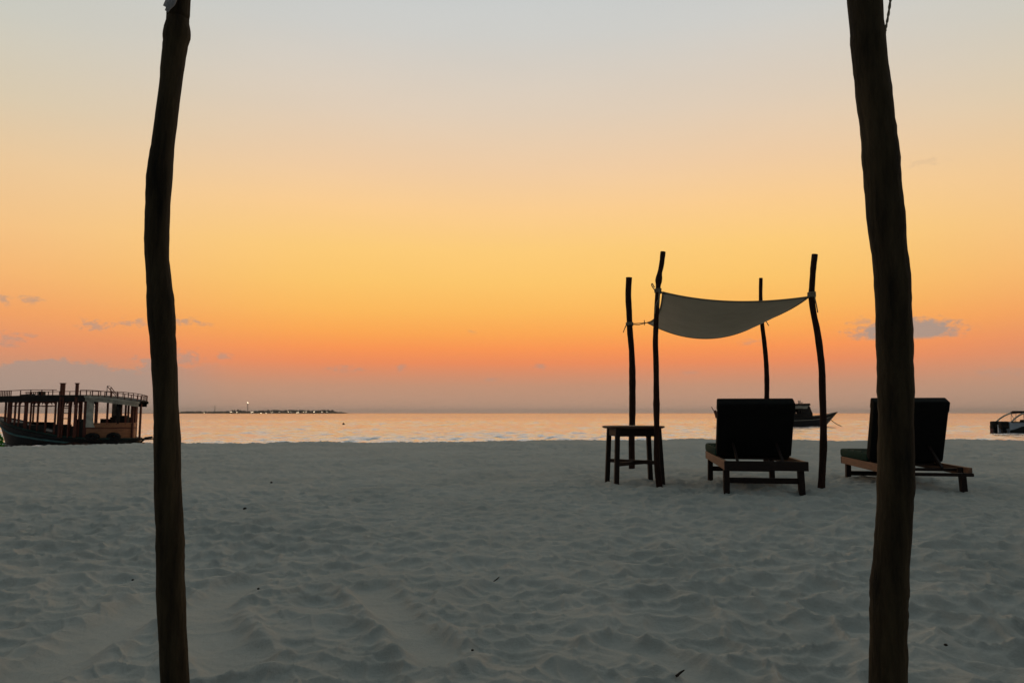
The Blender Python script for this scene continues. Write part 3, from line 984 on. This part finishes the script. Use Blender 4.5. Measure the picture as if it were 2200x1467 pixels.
    for pl in (left, loop):
        MB().tube([(X, y, zr(X) + .33) for X, y in pl], .022, 6).build('top_rail', M['rust'], root)
        acc = 0; last = None
        for (xa, ya), (xb, yb) in zip(pl[:-1], pl[1:]):
            L = math.hypot(xb - xa, yb - ya)
            step = .36
            while acc < L:
                t = acc / L; x = xa + (xb - xa) * t; y = ya + (yb - ya) * t
                MB().box((x - .02, y - .02, zr(x) - .02), (x + .02, y + .02, zr(x) + .33)).build('baluster', M['rust'], root)
                acc += step if x > 4.7 else (.11 if x < .6 else .66)
            acc -= L
    # tall boarding posts with ladder
    for X, w in ((3.77, .12), (3.93, .08), (4.7, .16)):
        MB().box((X - w / 2, -.10, .42), (X + w / 2, .0, 3.62)).build('boarding_post', M['rust'], root)
        MB().box((X - w / 2 - .035, -.12, 3.62), (X + w / 2 + .035, .02, 3.67)).build('post_cap', M['rust'], root)
    for z in (1.55, 1.86, 2.17):
        MB().box((3.85, -.06, z - .025), (4.3, -.02, z + .025)).build('ladder_rung', M['rust'], root)
    MB().box((4.25, -.08, .42), (4.33, .0, 2.75)).build('ladder_rail', M['rust'], root)
    MB().box((3.9, -.10, 2.83), (4.65, .0, 2.9)).build('boarding_step', M['rust'], root)
    # folded frame and box on the roof
    MB().beam((6.15, .6, 2.95), (6.15, .6, 3.52), .03).build('roof_frame', M['steel'], root)
    MB().beam((6.15, .6, 3.52), (6.32, .6, 3.52), .03).build('roof_frame', M['steel'], root)
    MB().beam((6.15, .6, 3.50), (6.75, .6, 2.86), .035).build('roof_frame', M['rust'], root)
    MB().beam((6.36, .62, 3.46), (6.85, .62, 2.84), .035).build('roof_frame', M['rust'], root)
    MB().beam((6.36, .62, 3.46), (6.36, .62, 2.86), .03).build('roof_frame', M['rust'], root)
    MB().rbox((2.2, .2, 2.9), (2.5, .5, 3.18), .03).build('roof_box', M['boat_dark'], root)
    MB().beam((1.0, .4, 2.95), (1.9, .4, 3.0), .05, .07).build('roof_pole', M['boat_dark'], root)
    # benches and console inside
    MB().box((5.55, 2.2, 1.15), (6.9, 2.35, 1.62)).build('bench', M['boat_dark'], root)
    for x in (6.25, 6.7): MB().rbox((x, 1.1, .3), (x + .45, 1.55, 1.72), .12).build('seat', M['boat_dark'], root, True)
    MB().box((3.3, 1.3, .3), (5.2, 1.7, 1.05)).build('bench', M['boat_dark'], root)
    # tyres used as fenders, stern platform
    MB().torus((5.75, -.02, .48), .17, .135, 'y', 20, 8, 1.5, .75).build('tyre', M['rubber'], root, True)
    MB().torus((6.85, .30, .48), .18, .14, 'y', 20, 8, 1.4, .75).build('tyre', M['rubber'], root, True)
    MB().box((7.55, C - .7, .24), (8.5, C + .5, .33)).build('stern_platform', M['boat_dark'], root)
    MB().tube([(8.0, C - .2, .1), (8.3, C - .25, .35), (8.75, C - .3, .42)], [.06, .07, .05], 8).build('tiller', M['boat_dark'], root, True)
    return root


boat_large()

# something bright green beside the bow of the passenger boat
o = thing('green_bush', 'bright green leafy bush at the bow of the wooden passenger boat', 'bush', (-14.10, 20.2, -.55))
mb = MB(); rnd = random.Random(4)
for k in range(1500):
    a = rnd.uniform(0, 6.28); e = rnd.uniform(-.1, 1.4); r = rnd.uniform(.1, .46)
    c = Vector((math.cos(a) * math.cos(e) * r * .75, math.sin(a) * math.cos(e) * r * .7, .1 + math.sin(e) * r * 1.75))
    u = Vector((rnd.gauss(0, 1), rnd.gauss(0, 1), rnd.gauss(0, 1))).normalized() * .07; w = u.orthogonal().normalized() * .03
    q = len(mb.v); mb.v += [tuple(c - u), tuple(c + w), tuple(c + u), tuple(c - w)]; mb.f.append((q, q + 1, q + 2, q + 3))
mb.build('foliage', M['leaf_green'], o)
MB().tube([(0, 0, -.4), (.02, 0, .1), (0, .02, .5)], [.03, .025, .012], 6).build('stem', M['bark'], o)


# ------------------------------------------------------------------ fishing boat at anchor
def loft(xs, b, sheer, keel=-.5, stem=None, C=0.0, lv=(0, .3, .55, .8, 1.0), tum=.5):
    P = []
    for X in xs:
        sh = sheer(X); pts = []
        for t in lv:
            z = keel + t * (sh - keel); y = b(X) * (tum + (1 - tum) * t ** .6)
            dx = stem(X, t) if stem else 0
            pts.append((X + dx, C - y, z))
        P.append(pts + [(p[0], 2 * C - p[1], p[2]) for p in pts[::-1]])
    mb = MB().grid(P)
    mb.f.append(tuple(range(len(P[0]))))
    mb.grid([[(P[i][len(lv) - 1][0], P[i][len(lv) - 1][1] + .01, P[i][len(lv) - 1][2] - .25), (P[i][len(lv)][0], P[i][len(lv)][1] - .01, P[i][len(lv)][2] - .25)] for i in range(len(xs))])
    return mb


def boat_fishing():
    Y = at(1600, 915.6, 100); d = ray(1600, 915.6); Y = (WZ - CAM_H) / d.z * d.y
    x0 = at(1541, 900, Y).x; s = Y / FPX
    root = thing('fishing_boat', 'dark wooden fishing boat with raked bow and wheelhouse anchored offshore', 'boat', (x0, Y, WZ))
    L = (1798 - 1541) * s
    sheer = lambda X: interp(X, [0, L * .1, L * .45, L * .75, L * .9, L], [1.52, 1.40, 1.15, 1.32, 1.58, 1.98])
    b = lambda X: 2.0 * interp(X, [0, L * .08, L * .3, L * .6, L * .8, L * .92, L], [.35, .7, 1, .98, .75, .4, .03])
    stem = lambda X, t: -(1 - t) * 2.3 * max(0, (X - L * .8) / (L * .2)) ** 1.5 + (1 - t) * .5 * max(0, (L * .06 - X) / (L * .06))
    xs = np.linspace(0, L, 36)
    loft(xs, b, sheer, -.6, stem).build('hull', M['hull_black'], root, True)
    for q in (-1, 1):
        MB().tube([(X, q * b(X), sheer(X)) for X in xs], .06, 8).build('gunwale', M['boat_dark'], root, True)
        MB().tube([(X - .55 * max(0, (X - L * .8) / (L * .2)) ** 1.5, q * (b(X) * .93 + .03), sheer(X) - .42) for X in xs], .035, 6).build('strake', M['boat_cream'], root, True)
    X = lambda px: (px - 1541) * s
    xa, xb, xr = X(1672), X(1738), X(1731)
    H = lambda yz: (1030 - yz) / 15.71 * s
    zsill, zhead, zroof, ztop = H(600), H(440), H(335), H(268)
    for q in (-1, 1):
        MB().prism([(xa, .6), (xb, .6), (xb - .05, zsill), (xa, zsill)], q * 1.3, q * 1.24).build('wheelhouse_wall', M['boat_dark'], root)
        MB().prism([(xa, zhead), (X(1726), zhead), (X(1730), zroof), (xa, zroof)], q * 1.3, q * 1.24).build('wheelhouse_head', M['boat_cream'], root)
        MB().prism([(X(1718.5), zsill), (xb - .1, zsill), (X(1733), zhead + .15), (X(1730), zroof), (X(1716), zroof), (X(1714.5), zhead - .1)], q * 1.29, q * 1.25).build('front_panel', M['boat_dark'], root)
        for px in (1675, 1688, 1700, 1709.5, 1715.5):
            MB().box((X(px) - .07, q * 1.27 - .05, zsill - .05), (X(px) + .07, q * 1.27 + .05, zhead + .05)).build('window_post', M['boat_dark'], root)
    MB().prism([(xb - .05, .6), (xb + .02, .6), (xb - .02, zsill), (X(1731), zroof), (X(1730), zroof), (xb - .1, zsill)], -1.24, 1.24).build('windscreen', M['boat_dark'], root)
    MB().prism([(xa - .2, zroof - .02), (xr + .05, zroof - .02), (xr + .1, zroof + .08), (xr, ztop), (xa - .2, ztop - .1)], -1.5, 1.5).build('wheelhouse_roof', M['boat_dark'], root)
    for px, zt in ((1715.8, H(165)), (1717.6, H(185)), (1719.6, H(160)), (1723, H(225))):
        MB().beam((X(px), 0, ztop - .1), (X(px), .02, zt), .07).build('mast', M['steel'], root)
    MB().beam((X(1720), 0, ztop + .12), (X(1726), 0, ztop + .12), .07).build('roof_rail', M['steel'], root)
    MB().beam((X(1536.5) + .4, 0, 1.3), (X(1535), 0, 2.1), .18, .22).build('tiller_post', M['rust'], root)
    MB().beam((X(1540), 0, 1.2), (X(1536.5), 0, 2.25), .30, .3).build('rudder_head', M['rust'], root)
    MB().beam((X(1536), 0, 2.0), (X(1529), 0, 2.75), .09, .09).build('tiller', M['rust'], root)
    MB().tube([(X(1783), 0, .98), (X(1788), -.1, .62), (X(1795), -.15, .3), (X(1801), -.2, .12), (X(1806), -.3, -.05)], .05, 6).build('anchor_rope', M['rope'], root)
    return root


boat_fishing()


# ------------------------------------------------------------------ speedboat
def boat_speed():
    d = ray(2150, 930.9); Y = (WZ - CAM_H) / d.z * d.y
    s = Y / FPX; k = s / 16.3
    x0 = at(2120 + 265 / 16.3, 920, Y).x
    root = thing('speedboat', 'white and black speedboat with twin outboard engines and canopy', 'boat', (x0, Y, WZ))
    XT = 1.58; L = 8.5; C = 1.15
    z = lambda yz: (1155 - yz) * k
    gun = z(755)
    b = lambda X: 1.15 * interp(X, [XT, 4.5, 7, 9, XT + L], [.97, 1, .85, .4, .03])
    sheer = lambda X: gun + .05 * max(0, X - 5)
    stem = lambda X, t: -(1 - t) * 1.6 * max(0, (X - 7) / (XT + L - 7)) ** 1.5
    xs = np.linspace(XT, XT + L, 26)
    loft(xs, b, sheer, -.3, stem, C, tum=.6).build('hull', M['gel_white'], root, True)
    for q in (-1, 1):
        P = []
        for X in xs:
            hgt = interp(X, [XT, 2.0, 2.6, 3.4, 10], [.30, .36, .62, .74, .8])
            row = []
            for t in (0, .5, 1):
                zz = -.25 + t * (hgt + .25); tt = (zz + .3) / (sheer(X) + .3)
                row.append((X + stem(X, tt), C + q * (b(X) * (.6 + .4 * tt ** .6) + .012), zz))
            P.append(row)
        m_ = MB().grid(P).build('bottom_paint', M['hull_black'], root, True)
        MB().tube([(X, C + q * (b(X) + .02), sheer(X) - .02) for X in xs], .04, 6).build('rub_rail', M['boat_dark'], root, True)
        q0 = [(1.65, 1.02), (2.0, 1.35), (2.45, z(540)), (2.9, z(465)), (3.6, z(440)), (5.2, z(430))]
        MB().tube([(x, C + q * (1.08 - .05 * i), zz) for i, (x, zz) in enumerate(spline(q0, 18) if False else q0)], .075, 8).build('arch', M['boat_cream'], root, True)
        for x in (2.95, 3.4, 4.4):
            MB().beam((x, C + q * .9, gun - .1), (x + .05, C + q * .85, z(450)), .03).build('strut', M['steel'], root)
        MB().beam((3.0, C + q * .88, z(480)), (3.35, C + q * .9, gun), .03).build('strut', M['steel'], root)
    MB().rbox((3.0, C - 1.0, z(455)), (6.4, C + 1.0, z(395)), .05).build('canopy', M['maroon'], root, True)
    for x in (2.35, 2.75, 3.25): MB().rbox((x, C - .9, z(445)), (x + .42, C - .2, z(375)), .05).build('life_jacket', M['rubber'], root, True)
    for x in (3.1, 4.1): MB().rbox((x, C - .5, .5), (x + .35, C - .05, z(680)), .12).build('seat', M['rubber'], root, True)
    MB().box((XT - .55, C + .55, -.1), (XT + .05, C + 1.1, z(905))).build('swim_platform', M['maroon'], root)
    MB().box((XT - .5, C - .12, .0), (XT, C + .05, z(860))).build('swim_platform', M['gel_white'], root)
    for y in (C - .72, C + .48):
        e = thing('x', None, None, (0, 0, 0)) if False else None
        ob = MB().rbox((XT - .78, y - .27, .42), (XT - .05, y + .27, z(738)), .12).build('outboard_engine', M['rubber'], root, True)
        MB().rbox((XT - .62, y - .14, -.35), (XT - .2, y + .14, .46), .05).build('engine_leg', M['rubber'], ob, True)
        MB().box((XT - .3, y - .2, .3), (XT + .1, y + .2, .6)).build('engine_bracket', M['steel'], ob)
    return root


boat_speed()

# ------------------------------------------------------------------ far island with lights
IY = 3000.0
ix = lambda px: at(px, 887, IY).x
mpp = IY / FPX
mb = MB(); P = []
xs = np.linspace(ix(250), ix(752), 60)
for x in xs:
    t = (x - xs[0]) / (xs[-1] - xs[0]); w = 130 * math.sin(math.pi * t) ** .5 + 2
    hgt = .4 + 1.6 * min(1, (1 - t) * 12) * (1 if x > ix(400) else .55)
    P.append([(x, IY - w, WZ - 1), (x, IY - w * .8, WZ + hgt), (x, IY + w * .8, WZ + hgt), (x, IY + w, WZ - 1)])
isl = mb.grid(P).build('island', M['leaf_far'], None, True)
tag(isl, 'low far-off island along the horizon', 'island', kind='structure')

mb = MB(); rnd = random.Random(21)
for k in range(520):
    px = rnd.uniform(404, 742)
    hmax = interp(px, [404, 430, 445, 505, 512, 525, 600, 690, 715, 722, 742], [3.5, 4.5, 3.6, 5, 8.5, 4.5, 7.5, 6.5, 7.5, 3.6, 1.5])
    x = ix(px); y = IY + rnd.uniform(-95, 40); hgt = hmax * rnd.uniform(.45, 1.05) * mpp / 1.888; r = rnd.uniform(2.5, 6)
    c = Vector((x, y, WZ + 1.2)); q = len(mb.v); n = 7; hgt *= 1.75; r *= 1.25
    prof = [(.35, 0), (1.0, .35), (.85, .7), (.35, 1.0)]
    for rr, zz in prof:
        for j in range(n):
            a = 2 * math.pi * j / n; jr = r * rr * rnd.uniform(.7, 1.25)
            mb.v.append((c.x + math.cos(a) * jr, c.y + math.sin(a) * jr, c.z + hgt * zz * rnd.uniform(.9, 1.1)))
    for i in range(3):
        for j in range(n): mb.f.append((q + i * n + j, q + i * n + (j + 1) % n, q + (i + 1) * n + (j + 1) % n, q + (i + 1) * n + j))
    mb.f.append(tuple(q + 3 * n + j for j in range(n)))
tr = mb.build('island_trees', M['leaf_far'])
tag(tr, 'low dark belt of trees on the far-off island', 'trees', kind='stuff')

dots = [(438, 886.3, 1.1), (494, 885.4, 1.3), (497, 884.9, 1.3), (508, 885.6, 1.3), (539, 885.5, 1.5), (542, 885, 1.5), (560, 887, 1.6), (571, 887.0, 1.1), (582, 886, .8),
        (599, 885, .7), (619, 884.6, 1.3), (624, 885.2, .9), (637, 886.6, 1.4), (640, 885.6, 1.7), (651.5, 884.6, 1.2), (657, 884.6, 1.2), (674, 884.5, 2.0), (691, 884.8, 1.2), (702, 885, 1.0), (585, 885, .6)]
for px, py, sz in dots:
    p = at(px, py, IY - 118)
    ww = sz * mpp * .62; hz = max(p.z + 1.2 - WZ, 3.2)
    o = thing('island_house', 'tiny house with lit window on the far-off island', 'house', (p.x, IY - 110, WZ), group='lit houses on the island')
    MB().box((-4, -4, 0), (4, 4, hz)).build('wall', M['house_wall'], o)
    MB().prism([(-4.6, hz), (4.6, hz), (0, hz + 1.8)], -4.6, 4.6).build('roof', M['house_roof'], o)
    zc = p.z - WZ
    MB().box((-ww / 2, -4.25, max(.5, zc - ww / 2)), (ww / 2, -4.0, max(1.5, zc + ww / 2))).build('window', M['window_light'], o)


def mast(px, py, label, lit):
    p = at(px, py, IY - 60)
    o = thing('radio_mast', label, 'mast', (p.x, IY - 60, WZ + 1))
    H = p.z - WZ - 1
    w = 1.5 if lit else .8
    for sx, sy in ((-1, -1), (1, -1), (1, 1), (-1, 1)):
        MB().beam((sx * w, sy * w, -1), (sx * .5, sy * .5, H), .45).build('leg', M['house_roof'], o)
    for i in range(8):
        t = i / 8; a = w + (.5 - w) * t; b_ = w + (.5 - w) * (t + .125)
        MB().beam((-a, -a, H * t), (b_, -b_, H * (t + .125)), .3).build('brace', M['house_roof'], o)
    if lit:
        bm = MB(); n = 10
        P = [[(1.5 * math.cos(a) * math.sin(e), 1.5 * math.sin(a) * math.sin(e), H + 1.2 + 1.5 * math.cos(e)) for e in np.linspace(.05, math.pi - .05, 7)] for a in [2 * math.pi * i / n for i in range(n)]]
        bm.grid(P, True).build('lamp', M['lamp'], o, True)
    return o


mast(532.5, 865.5, 'tall mast with glowing lamp at its top on the far-off island', True)
mast(462, 871, 'thin unlit mast on the far-off island', False)

# buoy and float on the water
d = ray(738, 912.5); k = (WZ - CAM_H) / d.z
o = thing('mooring_buoy', 'small dark mooring buoy floating between the shore and island', 'buoy', (d.x * k, d.y * k, WZ))
P = [[(.22 * r_ * math.cos(a), .22 * r_ * math.sin(a), zz) for r_, zz in ((.02, -.2), (.8, -.15), (1, 0), (.85, .16), (.45, .26), (.02, .3))] for a in [2 * math.pi * i / 14 for i in range(14)]]
MB().grid(P, True).build('float', M['rubber'], o, True)
MB().torus((0, 0, .33), .06, .018, 'y', 12, 6).build('ring', M['steel'], o, True)

# ------------------------------------------------------------------ bits lying on the sand
def on_sand(px, py):
    p = gnd(px, py)
    for _ in range(3):
        h = float(sand_h(np.array([p.x]), np.array([p.y]))[0]); p = gnd(px, py, h)
    return p


for px, py, r, lab in ((526, 1094, .016, 'dark round seed pod on the sand, larger than the other specks'), (583, 1037, .014, 'small dark speck of wood on the far sand'),
                       (555, 1265, .006, 'tiny dark pebble in a sand hollow near the slim pole'), (285, 1246, .006, 'tiny dark pebble on the sand'),
                       (2032, 1386, .006, 'tiny dark pebble on the sand beside the thick pole'), (1015, 1397, .005, 'tiny dark pebble below the curved furrow')):
    p = on_sand(px, py)
    rnd = random.Random(int(px))
    P = [[(r * math.cos(a) * math.sin(e) * rnd.uniform(.8, 1.2), r * math.sin(a) * math.sin(e) * rnd.uniform(.8, 1.2), r * .7 * math.cos(e)) for e in np.linspace(.1, math.pi - .1, 7)] for a in [2 * math.pi * i / 10 for i in range(10)]]
    ob = MB().grid(P, True).build('seed_pod' if r > .015 else 'pebble', M['debris'], None, True)
    ob.location = (p.x, p.y, p.z + r * .4)
    tag(ob, lab, 'debris', 'specks on the sand')
for px, py, L, an, lab in ((1065, 1256, .07, 1.1, 'short curved dark twig on the trampled sand'), (1462, 1462, .03, .4, 'small dark twig end in a sand hollow')):
    p = on_sand(px, py)
    q = [(-L / 2 * math.cos(an), -L / 2 * math.sin(an), .004), (0, .004, .010), (L / 2 * math.cos(an), L / 2 * math.sin(an), .018)]
    ob = MB().tube([tuple(v) for v in spline(q, 10)], [.004, .004, .004, .0037, .0035, .0033, .003, .0027, .0023, .0018], 7, .15).build('twig', M['debris'], None, True)
    ob.location = (p.x, p.y, p.z + .012)
    tag(ob, lab, 'twig')

# ------------------------------------------------------------------ evening haze
HM = bpy.data.materials.new('haze'); HM.use_nodes = True
ht = HM.node_tree; ht.nodes.remove(ht.nodes['Principled BSDF'])
pv = ht.nodes.new('ShaderNodeVolumePrincipled')
pv.inputs['Color'].default_value = (.95, .92, .90, 1); pv.inputs['Density'].default_value = .00008
pv.inputs['Anisotropy'].default_value = .3
ht.links.new(pv.outputs[0], ht.nodes['Material Output'].inputs['Volume'])
hz = MB().box((-13500, -13500, -5.0), (13500, 13500, 54.0)).build('haze', HM)
tag(hz, 'thin pale evening haze over the sea', 'haze', kind='stuff')

for o in bpy.data.objects:
    if '_w' in o: del o['_w']
